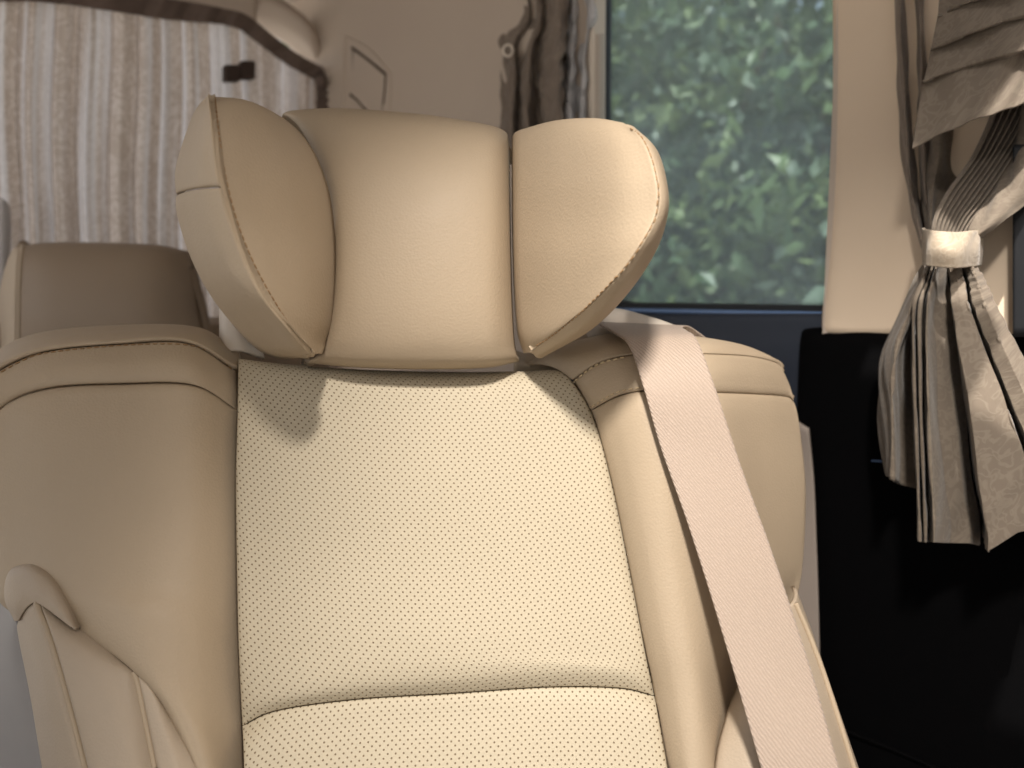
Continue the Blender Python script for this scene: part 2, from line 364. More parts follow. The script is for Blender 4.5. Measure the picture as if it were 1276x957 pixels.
# side window
sw = thing('side_window', 'side window of the van with trees seen through its dusty glass with painted haze', 'window', on(SIDE, 900, 388, -.02))
mg, n, l, b = newmat('window_glass')
tr = n.new('ShaderNodeBsdfTransparent'); tr.inputs[0].default_value = (.88, .97, .98, 1)
gl = n.new('ShaderNodeBsdfGlossy'); gl.inputs['Roughness'].default_value = .02
df = n.new('ShaderNodeBsdfDiffuse'); df.inputs[0].default_value = (.62, .74, .80, 1)  # dirt film plus painted haze: bluish veil that lightens the trees
fr = n.new('ShaderNodeFresnel'); fr.inputs[0].default_value = 1.25
m1 = n.new('ShaderNodeMixShader'); m2 = n.new('ShaderNodeMixShader'); m2.inputs[0].default_value = .2
l.new(fr.outputs[0], m1.inputs[0]); l.new(tr.outputs[0], m1.inputs[1]); l.new(gl.outputs[0], m1.inputs[2])
l.new(m1.outputs[0], m2.inputs[1]); l.new(df.outputs[0], m2.inputs[2]); l.new(m2.outputs[0], n['Material Output'].inputs['Surface'])
prism('pane', onp(SIDE, [(700, -60), (1075, -60), (1075, 400), (700, 400)], -.035), -SN, .004, mg, sw)
def strip(name, path, wdt, mat, parent, plane=SIDE, off=0.0, thick=.015, bevel=.002):
    P = onp(plane, path, off); V = []; Q = []
    a, t, nn = plane
    T = np.gradient(P, axis=0); T /= np.linalg.norm(T, axis=1, keepdims=True); side = np.cross(T, nn)
    n_ = len(P); ring = [P - side * wdt / 2, P + side * wdt / 2, P + side * wdt / 2 - nn * thick, P - side * wdt / 2 - nn * thick]
    V = np.stack(ring, 1).reshape(-1, 3)
    Fc = [[i * 4 + j, i * 4 + (j + 1) % 4, (i + 1) * 4 + (j + 1) % 4, (i + 1) * 4 + j] for i in range(n_ - 1) for j in range(4)] + [[0, 3, 2, 1], [(n_ - 1) * 4 + j for j in range(4)]]
    return obj(name, V, Fc, mat, parent, None, False, 0, bevel)
edge = cr([(745, -60), (744, 60), (744, 200), (746, 320), (752, 366), (775, 380), (840, 382), (930, 384), (1040, 386)], 60)
strip('seal', edge, .011, M_rubber, sw, off=-.012, thick=.03, bevel=.003)
inner = cr([(737, -60), (736, 60), (736, 200), (738, 330)], 20)
strip('frame', inner, .012, M_bracket, sw, off=.004, thick=.03, bevel=.004)
sill = cr([(752, 386), (850, 388), (940, 390), (1045, 392)], 20)
strip('sill', sill, .006, M_chrome, sw, off=.004, thick=.03, bevel=.002)

# navy lower trim under the window
lt = thing('lower_trim', 'dark navy trim panel below the side window', 'trim panel', on(SIDE, 900, 900))
LX = (700, 800, 900, 990, 1028)
surf('panel', [[on(SIDE, x, 389, -.004) for x in LX]] + [[on(SIDE, x, y, o1) for x in LX] for y, o1 in ((391, .006), (396, .010), (410, .011), (450, .010), (530, .0), (700, -.01), (1000, -.01))], M_navy, lt, 30, 60, solid=.02, world=True)

# pillar trim and black door panel on the near side
pt = thing('pillar_trim', 'cream pillar trim between the side window and the tied curtain', 'trim panel', on(SIDE, 1070, 430))
def wrow(xs, y, offs): return [on(SIDE, x, y, o1) for x, o1 in zip(xs, offs)]
surf('panel', [wrow((1036, 1041, 1080, 1180, 1330), -60, (.002, .0195, .0205, .022, .02)),
               wrow((1038, 1043, 1080, 1180, 1330), 60, (.002, .0195, .0205, .022, .02)),
               wrow((1037, 1042, 1080, 1180, 1330), 200, (.002, .020, .0215, .024, .02)),
               wrow((1033, 1038, 1080, 1190, 1340), 300, (.002, .021, .0225, .026, .02)),
               wrow((1025, 1030, 1080, 1200, 1350), 390, (.002, .021, .0225, .028, .02)),
               wrow((1026, 1032, 1080, 1200, 1350), 414, (.002, .020, .0215, .026, .02)),
               wrow((1034, 1040, 1080, 1200, 1350), 424, (-.006, .0, .008, .008, .0))], M_pillar, pt, 50, 70, solid=.02, world=True)
dpn = thing('door_panel', 'black lower door panel behind the tied curtain', 'door panel', on(SIDE, 1150, 1000))
surf('panel', [wrow((1002, 1008, 1060, 1200, 1750), 404, (-.01, .0, .006, .006, .006)),
               wrow((998, 1004, 1060, 1200, 1750), 416, (.0, .016, .022, .022, .022)),
               wrow((995, 1001, 1060, 1200, 1750), 460, (.0, .022, .03, .03, .03)),
               wrow((993, 999, 1060, 1200, 1750), 600, (.0, .02, .03, .035, .04)),
               wrow((999, 1005, 1060, 1200, 1750), 800, (.0, .02, .03, .035, .04)),
               wrow((1003, 1009, 1060, 1200, 1750), 1050, (.0, .02, .03, .035, .04))], M_black, dpn, 50, 60, solid=.02, world=True)
P = np.array([on(SIDE, x, y, .037) for x, y in cr([(1040, 905), (1090, 925), (1150, 950), (1200, 975)], 20)]); v, f = tube(P, .002, 6); obj('ridge', v, f, M_black, dpn)
P = np.array([on(SIDE, x, y, .034) for x, y in [(1086, 574), (1099, 575)]]); v, f = tube(P, .0012, 6); obj('trim_clip', v, f, M_chrome, dpn)
o = surf('window_pillar', [[on(SIDE, x, y, .05) for x in (1262, 1275, 1300, 1340)] for y in (180, 240, 300, 420)], M_rubber, None, 12, 30, solid=.02, world=True)
tag(o, 'dark rubber window edge at the right border behind the cream curtain', 'window frame')
gs = surf('lower_side_trim', [[W((985, y, .90)), W((x1, y + dy, .88))] for y, x1, dy in ((520, 1006, 14), (590, 1013, 6), (660, 1016, 0), (780, 1020, 0), (1000, 1024, 0))], M_grey_trim, None, 14, 30, solid=.004, world=True)
tag(gs, 'narrow grey trim strip between the seat shoulder and the black door panel', 'trim panel')

# ---------------------------------------------------------------- rear curtain, rail band, far headrest
rc = thing('rear_curtain', 'sheer patterned curtain closed in upright folds across the rear window', 'curtain', on(REAR, 200, 430, .08))
nu, nv = 620, 60
xs = np.linspace(-330, 404, nu); ysr = np.linspace(-40, 470, nv)
ph = np.cumsum(rng.normal(0, .10, nu)); 
u_m = np.array([np.dot(on(REAR, x, 381) - REAR[0], REAR[1]) for x in xs])
fold = .021 * np.sin(u_m * 2 * np.pi / .052 + 1.3 * np.sin(u_m * 14) + .8 * np.sin(u_m * 31 + 1)) + .005 * np.sin(u_m * 2 * np.pi / .021 + 2 * np.sin(u_m * 23))
V = np.zeros((nv, nu, 3))
ytop = np.interp(xs, [-90, 60, 150, 240, 302, 330, 362, 398, 404], [-40, -8, 2, 15, 27, 48, 72, 92, 96]) - 8
for j in range(nv):
    for i, x in enumerate(xs):
        y = ytop[i] + (470 - ytop[i]) * j / (nv - 1)
        V[j, i] = on(REAR, x, y, .06) + RN * fold[i] * (.55 + .45 * j / nv) + REAR[1] * .004 * math.sin(j * .13 + u_m[i] * 9)
idx = np.arange(nu * nv).reshape(nv, nu); q = np.stack([idx[:-1, :-1], idx[1:, :-1], idx[1:, 1:], idx[:-1, 1:]], -1).reshape(-1, 4)
s = np.concatenate([[0], np.cumsum(np.linalg.norm(np.diff(V[nv // 2], axis=0), axis=1))])
uv = np.stack([np.broadcast_to(s, (nv, nu)), V[..., 2]], -1).reshape(-1, 2)
obj('cloth', V.reshape(-1, 3), q, M_rear_cloth, rc, uv)
surf('header_trim', [[on(REAR, x, y0, o1) for x, y0 in ((-80, y), (60, y + 2), (160, y + 12), (250, y + 24), (320, y + 40))] for y, o1 in ((-120, .03), (-60, .05), (-8, .05), (2, .02))], M_trim, rc, 40, 30, solid=.01, world=True)
def rear_ribbon(path, wid, off, mat, parent, name, wob=.006):
    C_ = cr(path, 90); T = np.gradient(C_, axis=0); T /= np.linalg.norm(T, axis=1, keepdims=True); Nn = np.stack([-T[:, 1], T[:, 0]], 1)
    wd = cr(np.array(wid, float).reshape(-1, 1), 90)
    rows = []
    for k in np.linspace(-.5, .5, 5):
        rows.append([on(REAR, *(C_[i] + Nn[i] * wd[i] * k), off + wob * math.sin(i * .55) + .3 * wob * math.sin(i * 1.3 + k * 3)) for i in range(90)])
    return surf(name, rows, mat, parent, 180, 10, solid=.002, world=True)
rear_ribbon([(-330, -30), (-60, -12), (60, -8), (150, 2), (200, 10), (240, 15), (275, 20), (302, 27), (330, 48), (362, 72), (398, 92)], [22, 22, 22, 26, 26, 24, 20, 20, 19, 18, 18], .085, M_dark_band, rc, 'heading_band')
rear_ribbon([(396, 88), (402, 110), (402, 135), (402, 180)], [15, 15, 15, 15], .08, M_dark_band, rc, 'edge_band', .003)
P = W((399, 101, 1.66)); v, f = tube([P - RN * .012, P, P + RN * .006, P + RN * .012], [.009, .012, .012, .007], 14); obj('button', v, f, M_dark_band, rc)
for (x0, x1, y0, y1, nm) in ((281, 300, 80, 101, 'curtain_clip'), (301, 319, 75, 98, 'curtain_clip')):
    o = prism(nm, onp(REAR, [(x0, y0), (x1, y0), (x1, y1), (x0, y1)], .10), -RN, .02, M_clip, None, .004)
    tag(o, 'smaller left one of two dark square clips on the rear curtain' if x0 < 290 else 'right one of two dark square clips on the rear curtain', 'clip', 'dark clips on the rear curtain')

hr = thing('passenger_seat', 'dark taupe rear row seat headrest in front of the patterned curtain', 'car seat', W((130, 520, 1.15)))
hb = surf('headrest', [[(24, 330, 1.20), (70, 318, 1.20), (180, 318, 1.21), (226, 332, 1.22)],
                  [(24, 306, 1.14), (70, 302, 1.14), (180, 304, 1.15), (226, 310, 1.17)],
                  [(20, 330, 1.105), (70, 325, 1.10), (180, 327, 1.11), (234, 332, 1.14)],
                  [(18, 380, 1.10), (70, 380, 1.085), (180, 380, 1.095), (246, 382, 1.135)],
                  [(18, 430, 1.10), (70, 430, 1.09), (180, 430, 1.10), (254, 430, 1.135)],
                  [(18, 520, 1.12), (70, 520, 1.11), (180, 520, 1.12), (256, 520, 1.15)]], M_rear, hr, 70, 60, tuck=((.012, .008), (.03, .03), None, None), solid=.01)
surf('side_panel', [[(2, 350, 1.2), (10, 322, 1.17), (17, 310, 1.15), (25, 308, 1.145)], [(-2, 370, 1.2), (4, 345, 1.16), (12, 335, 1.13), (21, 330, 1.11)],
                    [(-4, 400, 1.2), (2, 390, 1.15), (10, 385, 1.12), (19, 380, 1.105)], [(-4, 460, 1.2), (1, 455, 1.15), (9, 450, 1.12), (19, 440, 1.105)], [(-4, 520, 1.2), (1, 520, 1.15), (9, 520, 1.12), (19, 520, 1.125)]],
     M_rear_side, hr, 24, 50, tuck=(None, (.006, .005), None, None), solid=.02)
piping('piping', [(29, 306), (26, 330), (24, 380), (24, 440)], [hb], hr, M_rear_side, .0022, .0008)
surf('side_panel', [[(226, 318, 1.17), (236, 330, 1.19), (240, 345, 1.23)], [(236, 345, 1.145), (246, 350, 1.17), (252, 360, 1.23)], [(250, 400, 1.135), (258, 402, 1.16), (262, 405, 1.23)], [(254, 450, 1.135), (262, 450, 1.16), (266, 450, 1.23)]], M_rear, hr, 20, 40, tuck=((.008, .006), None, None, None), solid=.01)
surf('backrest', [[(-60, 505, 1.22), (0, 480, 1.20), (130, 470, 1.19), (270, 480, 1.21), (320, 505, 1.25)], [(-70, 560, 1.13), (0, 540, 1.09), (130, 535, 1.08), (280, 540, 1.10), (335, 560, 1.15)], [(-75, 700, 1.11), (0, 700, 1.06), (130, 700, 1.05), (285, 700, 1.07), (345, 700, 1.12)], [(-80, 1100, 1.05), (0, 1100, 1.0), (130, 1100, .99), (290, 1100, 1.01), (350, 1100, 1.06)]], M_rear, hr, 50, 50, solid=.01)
o = surf('window_trim', [[(-20, 246, 1.25), (-8, 244, 1.235), (4, 248, 1.235), (12, 256, 1.25)], [(-20, 275, 1.25), (-8, 275, 1.225), (6, 275, 1.23), (14, 278, 1.25)], [(-20, 340, 1.25), (-8, 340, 1.225), (6, 340, 1.23), (12, 340, 1.25)], [(-20, 420, 1.25), (-8, 420, 1.225), (5, 420, 1.23), (10, 420, 1.25)]], M_pale, None, 20, 30, solid=.015)
tag(o, 'pale rounded trim end at the left border beside the taupe headrest', 'trim')
o = surf('rear_parcel_trim', [[on(REAR, x, y, o1) for x in (-400, -100, 150, 330, 410)] for y, o1 in ((395, .10), (402, .2), (420, .25), (560, .25), (1100, .25))], M_rear, None, 24, 24, solid=.02, world=True)
tag(o, 'dark brown trim below the rear curtain, glimpsed behind the taupe headrest', 'trim panel')

# ---------------------------------------------------------------- gathered curtain by the side window
gc = thing('gathered_curtain', 'dark taupe curtain bunched up at the left edge of the side window', 'curtain', on(SIDE, 680, 470, .05))
def folds(name, tops, mids, bots, mat, parent, d0, n=220, nv=60, extra=None, solid=.0012):
    """three rows of (px, py, depth offset) along the cloth"""
    rows = [[(x, y, d0(x) + dz) for x, y, dz in r] for r in (tops, *mids, bots)]
    return surf(name, rows, mat, parent, n, nv, solid=solid, bumpf=extra)
def dside(x): return float(np.dot(on(SIDE, x, 381) - CAM, ray(CX, CY)))
wob = lambda su, sv: .002 * np.sin(su * 210 + 3 * np.sin(sv * 40)) + .0028 * np.sin(sv * 62 - su * 105) + .0016 * np.sin(sv * 130 + su * 90)
folds('cloth', [(640, -30, -.02), (652, -30, -.06), (660, -30, -.03), (668, -30, -.07), (678, -30, -.04), (690, -30, -.09), (704, -30, -.10), (716, -30, -.05), (726, -30, -.03)],
      [[(652, 20, -.02), (658, 20, -.06), (664, 20, -.03), (672, 20, -.075), (682, 20, -.04), (690, 20, -.09), (700, 20, -.10), (706, 20, -.05), (712, 20, -.03)],
       [(624, 45, -.02), (640, 50, -.06), (652, 60, -.02), (662, 60, -.07), (672, 60, -.03), (684, 60, -.085), (698, 60, -.10), (704, 60, -.05), (708, 60, -.03)],
       [(626, 90, -.02), (640, 90, -.07), (646, 95, -.03), (658, 90, -.08), (668, 90, -.03), (684, 90, -.09), (696, 95, -.10), (700, 95, -.05), (706, 95, -.03)]],
      [(620, 200, -.02), (636, 200, -.075), (648, 200, -.03), (656, 200, -.08), (672, 200, -.03), (682, 200, -.085), (700, 200, -.09), (706, 200, -.05), (712, 200, -.03)], M_taupe, gc, dside, extra=wob)
folds('lining', [(700, -30, -.02), (712, -30, -.055), (722, -30, -.03), (736, -30, -.06), (748, -30, -.02)],
      [[(703, 15, -.02), (714, 18, -.06), (724, 22, -.03), (738, 20, -.06), (746, 15, -.02)], [(704, 45, -.02), (714, 50, -.06), (722, 50, -.025), (730, 50, -.05), (735, 50, -.02)],
       [(702, 100, -.02), (710, 100, -.065), (718, 100, -.03), (727, 100, -.05), (732, 100, -.02)]],
      [(700, 200, -.02), (709, 200, -.06), (718, 200, -.03), (727, 200, -.05), (733, 200, -.02)], M_silver, gc, dside, 120, extra=wob)
th = np.linspace(0, 2 * np.pi, 25); P = np.array([W((633 + 6 * math.cos(a), 63 + 7 * math.sin(a), 1.19)) for a in th]); v, f = tube(P, .0022, 8); obj('ring', v, f, M_bracket, gc)

# ---------------------------------------------------------------- tied curtain on the right
tcur = thing('tied_curtain', 'cream patterned curtain tied back with a band over the black door panel', 'curtain', W((1190, 690, .74)))
D0 = .74
def wv2(a): return lambda su, sv: a * np.sin(su * 180 + 4 * np.sin(sv * 25)) + a * .8 * np.sin(sv * 45 + su * 70)
# drop behind the swag, at the left
surf('drop', [[(1112, -30, D0 + .06), (1122, -30, D0 + .03), (1134, -30, D0 + .06), (1146, -30, D0 + .02), (1160, -30, D0 + .06)],
              [(1114, 60, D0 + .06), (1124, 60, D0 + .03), (1136, 60, D0 + .06), (1148, 60, D0 + .02), (1160, 60, D0 + .06)],
              [(1120, 160, D0 + .06), (1130, 160, D0 + .03), (1141, 160, D0 + .055), (1150, 160, D0 + .02), (1168, 150, D0 + .05)],
              [(1130, 240, D0 + .05), (1137, 245, D0 + .02), (1146, 245, D0 + .045), (1154, 240, D0 + .015), (1175, 220, D0 + .04)],
              [(1148, 310, D0 + .03), (1152, 310, D0 + .01), (1157, 310, D0 + .03), (1164, 310, D0 + .01), (1178, 300, D0 + .03)]], M_taupe, tcur, 120, 80, solid=.0012, bumpf=wv2(.0008))
# pleated fan running down to the tie
K = 11; rows = []
A_ = cr([(1262, 40), (1240, 125), (1212, 192), (1180, 238), (1164, 270), (1160, 300), (1164, 332)], 24); B_ = cr([(1370, 40), (1335, 120), (1288, 186), (1252, 242), (1222, 276), (1207, 300), (1203, 332)], 24)
for j in range(24):
    r_ = []
    t = j / 23; amp = .008 * (1 - t) + .003
    for k in range(2 * K + 1):
        s_ = k / (2 * K)
        p = A_[j] * (1 - s_) + B_[j] * s_
        r_.append((p[0] + (2.5 if k % 2 else 0), p[1], D0 - .020 - .02 * t - (amp if k % 2 else 0)))
    rows.append(r_)
surf('pleats', rows, M_cloth, tcur, 360, 90, solid=.001)
surf('inner_drop', [[(1152, 40, D0 + .05), (1180, 40, D0 + .02), (1220, 40, D0 + .04), (1290, 40, D0 + .02)], [(1150, 130, D0 + .05), (1176, 130, D0 + .01), (1214, 130, D0 + .04), (1270, 130, D0 + .02)],
                    [(1150, 215, D0 + .04), (1166, 215, D0), (1190, 215, D0 + .02), (1250, 215, D0)], [(1151, 270, D0 + .02), (1160, 270, D0 - .01), (1172, 270, D0), (1210, 270, D0 - .01)], [(1155, 325, D0 - .01), (1162, 325, D0 - .02), (1172, 325, D0 - .02), (1200, 325, D0 - .02)]], M_cloth, tcur, 80, 70, solid=.0012, bumpf=wv2(.0012))
# lit outer panel at the right border
surf('front_panel', [[(1262, 90, D0 - .01), (1290, 90, D0 - .04), (1340, 90, D0 - .03)], [(1256, 170, D0 - .02), (1285, 175, D0 - .05), (1330, 180, D0 - .04)], [(1236, 235, D0 - .03), (1262, 240, D0 - .055), (1300, 235, D0 - .05)],
                     [(1212, 278, D0 - .045), (1228, 282, D0 - .06), (1250, 276, D0 - .06)], [(1204, 300, D0 - .045), (1210, 302, D0 - .055), (1218, 302, D0 - .05)]], M_cloth, tcur, 50, 60, solid=.0012, bumpf=wv2(.0012))
# swag: scarf with level pleats across the top
rows = []
yl = [-70, -34, 16, 60, 102, 186]; yr = [-150, -95, -42, 0, 44, 100]
for k in range(5):
    for top_ in (1, 0):
        y0, y1 = (yl[k] + 2, yr[k] + 2) if top_ else (yl[k + 1], yr[k + 1])
        x0 = np.interp(y0, [-70, 20, 60, 110, 150, 190], [1176, 1168, 1160, 1149, 1141, 1136]); r_ = []
        for t in np.linspace(0, 1, 9):
            z_ = D0 - .052 - .026 * math.sin(math.pi * t * .7) - (0 if top_ else .011 * (.35 + t)) + .003 * math.sin(t * 7 + k * 2)
            r_.append((x0 + (1345 - x0) * t, y0 + (y1 - y0) * t ** .9 + 2 * math.sin(t * 5 + k), z_))
        rows.append(r_)
surf('swag', rows, M_cloth, tcur, 120, 271, solid=.0015, bumpf=wv2(.0012), linv=True)
# tie band
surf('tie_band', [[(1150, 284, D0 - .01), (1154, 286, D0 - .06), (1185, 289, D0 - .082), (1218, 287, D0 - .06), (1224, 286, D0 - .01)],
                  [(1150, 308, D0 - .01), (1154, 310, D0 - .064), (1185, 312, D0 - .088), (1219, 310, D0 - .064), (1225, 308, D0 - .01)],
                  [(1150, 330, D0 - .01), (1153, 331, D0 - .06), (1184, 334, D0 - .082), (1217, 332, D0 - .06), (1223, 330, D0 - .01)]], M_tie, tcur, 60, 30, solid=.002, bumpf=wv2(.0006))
# skirt below the tie: back piece, pleated front, lit fold
surf('skirt_back', [[(1156, 320, D0), (1164, 320, D0 - .02), (1172, 320, D0), (1180, 320, D0)], [(1122, 385, D0 + .01), (1134, 385, D0 - .03), (1146, 385, D0), (1170, 385, D0 + .01)],
                    [(1098, 440, D0 + .02), (1116, 440, D0 - .04), (1130, 445, D0 + .01), (1168, 440, D0 + .02)], [(1094, 500, D0 + .02), (1112, 505, D0 - .04), (1124, 505, D0 + .01), (1168, 500, D0 + .02)],
                    [(1100, 590, D0 + .02), (1112, 598, D0 - .03), (1124, 604, D0 + .01), (1168, 616, D0 + .02)]], M_cloth, tcur, 70, 70, solid=.0012, bumpf=wv2(.0012))
cols = [((1158, D0 - .02), (1134, D0), (1138, D0 + .0), (1143, 672, D0 + .0)), ((1161, D0 - .05), (1138, D0 - .045), (1141, D0 - .05), (1146, 675, D0 - .05)), ((1163, D0 - .02), (1142, D0 - .02), (1145, D0 - .02), (1150, 675, D0 - .02)),
        ((1165, D0 - .05), (1146, D0 - .05), (1148, D0 - .055), (1153, 676, D0 - .055)), ((1167, D0 - .02), (1150, D0 - .02), (1151, D0 - .02), (1157, 675, D0 - .02)), ((1169, D0 - .055), (1155, D0 - .06), (1157, D0 - .065), (1164, 676, D0 - .065)),
        ((1172, D0 - .05), (1165, D0 - .045), (1170, D0 - .045), (1185, 677, D0 - .045)), ((1175, D0 - .045), (1178, D0 - .04), (1190, D0 - .04), (1208, 677, D0 - .04)), ((1178, D0 - .04), (1188, D0 - .035), (1204, D0 - .03), (1220, 680, D0 - .03)),
        ((1180, D0 - .02), (1187, D0 + .01), (1200, D0 + .02), (1222, 660, D0 + .03)),
        ((1182, D0 - .05), (1188, D0 - .07), (1210, D0 - .085), (1230, 688, D0 - .09)), ((1188, D0 - .055), (1200, D0 - .075), (1236, D0 - .092), (1268, 664, D0 - .10)), ((1194, D0 - .055), (1211, D0 - .078), (1260, D0 - .098), (1306, 655, D0 - .11)),
        ((1195, D0 - .02), (1209, D0 + .0), (1254, D0 + .02), (1298, 648, D0 + .02)),
        ((1200, D0 - .05), (1217, D0 - .075), (1268, D0 - .09), (1322, 655, D0 - .10)), ((1206, D0 - .06), (1232, D0 - .085), (1290, D0 - .10), (1352, 645, D0 - .11)), ((1212, D0 - .05), (1248, D0 - .08), (1315, D0 - .09), (1384, 640, D0 - .09))]
rows = [[(c[0][0], 322, c[0][1]) for c in cols], [(c[0][0] + (c[1][0] - c[0][0]) * .45, 350, (c[0][1] + c[1][1]) / 2) for c in cols], [(c[1][0], 392, c[1][1]) for c in cols], [(c[2][0], 520, c[2][1]) for c in cols],
        [((c[2][0] + c[3][0]) / 2, (520 + c[3][1]) / 2, (c[2][1] + c[3][2]) / 2) for c in cols], [(c[3][0], c[3][1] - 26, c[3][2]) for c in cols], [c[3] for c in cols]]
sk = surf('skirt', rows, M_cloth, tcur, 321, 120, solid=.0014, bumpf=wv2(.0005), lin=True)
# ---------------------------------------------------------------- the seat
seat = thing('captain_seat', 'beige leather captain seat with winged headrest and perforated backrest', 'car seat', W((560, 1100, .56)))
# backrest: perforated centre, parted by a cross seam
def dp(x, y): return .600 - .062 * (y - 480) / 477 + .018 * (x - 520) / 450
Lr = [(296, 470), (294, 448), (292, 520), (291, 600), (292, 700), (294, 800), (297, 870), (299, 906)]
def prow(L, Rr, mid, y2=None, sink=.0):
    (xl, yl), (xr, yr) = L, Rr
    out = []
    for t in (0, .12, .3, .5, .7, .88, 1):
        x = xl + (xr - xl) * t; y = yl + (yr - yl) * t + mid * math.sin(math.pi * t)
        out.append((x, y, dp(x, y) + sink - .010 * math.sin(math.pi * t)))
    return out
top = [prow((300, 480), (690, 482), 0, sink=.05), prow((297, 456), (690, 466), 2, sink=.03), prow((295, 447), (694, 461), 12, sink=.012), prow((294, 466), (712, 474), 10, sink=.002)]
up = top + [prow((293, 520), (740, 520), 0), prow((291, 600), (764, 605), 0), prow((292, 700), (786, 712), 0), prow((294, 800), (805, 812), -4, sink=-.004), prow((297, 866), (814, 850), -8, sink=-.003), prow((299, 906), (817, 868), -26, sink=.002)]
# shape the cross seam: rises quickly at the left, nearly level, falls at the right
def seamrow(sink): return [(x, y, dp(x, y) + sink) for x, y in ((299, 906), (345, 886), (445, 872), (560, 865), (680, 857), (770, 858), (817, 868))]
up[-1] = [(x, y, d - .006 * math.sin(math.pi * k_ / 6)) for k_, (x, y, d) in enumerate(seamrow(.001))]
up[-2] = [(x, y, dp(x, y) - .003 - .010 * math.sin(math.pi * k_ / 6)) for k_, (x, y) in enumerate(((297, 870), (350, 862), (445, 850), (560, 842), (680, 834), (765, 836), (812, 846)))]
back = surf('backrest', up, M_perf, seat, 150, 190, tuck=((.012, .004), (.012, .004), None, (.010, .0016)), solid=.008)
low = [[(x, y, dp(x, y) + .001 - .006 * math.sin(math.pi * k_ / 6)) for k_, (x, y) in enumerate(((299, 907), (345, 887), (445, 873), (560, 866), (680, 858), (770, 859), (817, 869)))],
       [(x, y + 22, dp(x, y + 22) - .007) for x, y in ((300, 907), (348, 890), (445, 877), (560, 870), (680, 862), (770, 863), (821, 869))],
       [(x, y, dp(x, y) - .012) for x, y in ((301, 960), (350, 955), (445, 950), (560, 946), (680, 944), (770, 946), (832, 952))],
       [(x, 1060, dp(x, 1060) - .02) for x in (304, 350, 445, 560, 680, 775, 850)], [(x, 1180, dp(x, 1180) - .02) for x in (306, 350, 445, 560, 680, 790, 870)]]
lum = surf('lumbar_panel', low, M_perf, seat, 150, 90, tuck=((.012, .004), (.012, .004), (.010, .0016), None), solid=.008)
# left bolster with shoulder cap
def LB(y0, sink=0): return .560 - .060 * (y0 - 480) / 477 + sink
bl = thing  # (name kept for readability)
capL = [[(-40, 520, .66), (0, 462, .66), (60, 440, .66), (150, 432, .66), (240, 436, .665), (285, 462, .67)],
        [(-55, 500, .62), (-5, 446, .63), (50, 421, .63), (150, 411, .63), (245, 414, .635), (290, 442, .64)],
        [(-50, 495, .575), (0, 452, .590), (55, 428, .597), (150, 419, .598), (240, 420, .603), (293, 452, .615)],
        [(-46, 500, .558), (0, 461, .572), (58, 438, .578), (150, 429, .579), (232, 428, .585), (293, 462, .602)]]
cap1 = surf('shoulder_cap', capL, M_leather, seat, 90, 40, tuck=(None, (.01, .006), None, (.004, .0015)), solid=.004)
cap2r = [[(-46, 500, .558), (0, 461, .572), (58, 438, .578), (150, 429, .579), (232, 428, .585), (293, 463, .602)],
         [(-40, 520, .552), (3, 483, .560), (60, 460, .563), (150, 452, .564), (236, 453, .571), (294, 486, .597)],
         [(-34, 545, .552), (5, 503, .556), (60, 483, .558), (150, 478, .559), (238, 480, .566), (294, 512, .595)]]
cap2 = surf('shoulder_band', cap2r, M_leather, seat, 90, 40, tuck=(None, (.012, .008), (.004, .0012), (.007, .004)), solid=.004)
bolr = [[(-34, 545, .552), (5, 503, .556), (60, 483, .558), (150, 478, .559), (238, 480, .566), (294, 512, .595)],
        [(-20, 580, .556), (8, 550, .553), (60, 540, .549), (150, 538, .550), (236, 540, .560), (292, 560, .590)],
        [(-12, 660, .556), (14, 650, .549), (70, 645, .541), (150, 640, .540), (236, 640, .550), (291, 640, .577)],
        [(-6, 740, .552), (18, 735, .540), (80, 728, .528), (160, 722, .526), (236, 720, .537), (292, 720, .566)],
        [(30, 770, .545), (58, 768, .534), (110, 764, .520), (175, 766, .514), (240, 780, .525), (294, 800, .556)],
        [(92, 786, .530), (112, 797, .524), (148, 815, .513), (195, 842, .506), (246, 868, .515), (298, 900, .544)],
        [(165, 834, .519), (182, 852, .514), (208, 884, .506), (232, 912, .503), (262, 940, .508), (300, 970, .536)],
        [(250, 960, .505), (256, 978, .503), (264, 1000, .500), (276, 1030, .499), (288, 1060, .504), (303, 1080, .524)]]
bol = surf('bolster', bolr, M_leather, seat, 110, 130, tuck=(None, (.014, .008), (.008, .005), None), solid=.004)
# lower side panels and the round hinge cover
s1 = surf('side_panel', [[(45, 750, .520), (80, 776, .520), (120, 800, .520), (165, 833, .516)], [(62, 800, .512), (92, 812, .510), (130, 830, .509), (168, 848, .511)],
                         [(82, 870, .503), (110, 880, .500), (148, 890, .499), (178, 900, .503)], [(104, 955, .496), (128, 960, .491), (165, 962, .490), (190, 962, .496)], [(128, 1060, .485), (150, 1060, .48), (185, 1060, .48), (208, 1060, .486)]],
          M_side, seat, 60, 70, tuck=((.007, .006), (.007, .006), (.008, .005), None), solid=.003)
s2 = surf('side_panel', [[(166, 833, .516), (172, 838, .516), (180, 850, .515)], [(170, 852, .509), (190, 862, .508), (205, 880, .512)], [(180, 902, .502), (205, 910, .500), (232, 925, .507)], [(192, 962, .495), (222, 962, .494), (252, 962, .504)], [(210, 1060, .485), (250, 1060, .48), (280, 1060, .49)]],
          M_side, seat, 40, 60, tuck=((.006, .006), (.006, .005), (.006, .004), None), solid=.003)
s3 = surf('side_panel', [[(20, 774, .545), (30, 755, .530), (44, 750, .521)], [(24, 800, .545), (40, 800, .525), (60, 800, .512)], [(38, 870, .54), (56, 870, .515), (80, 870, .503)], [(52, 955, .53), (74, 955, .508), (102, 955, .496)], [(70, 1060, .52), (95, 1060, .497), (126, 1060, .485)]],
          M_side, seat, 40, 60, tuck=(None, (.007, .006), (.006, .004), None), solid=.003)
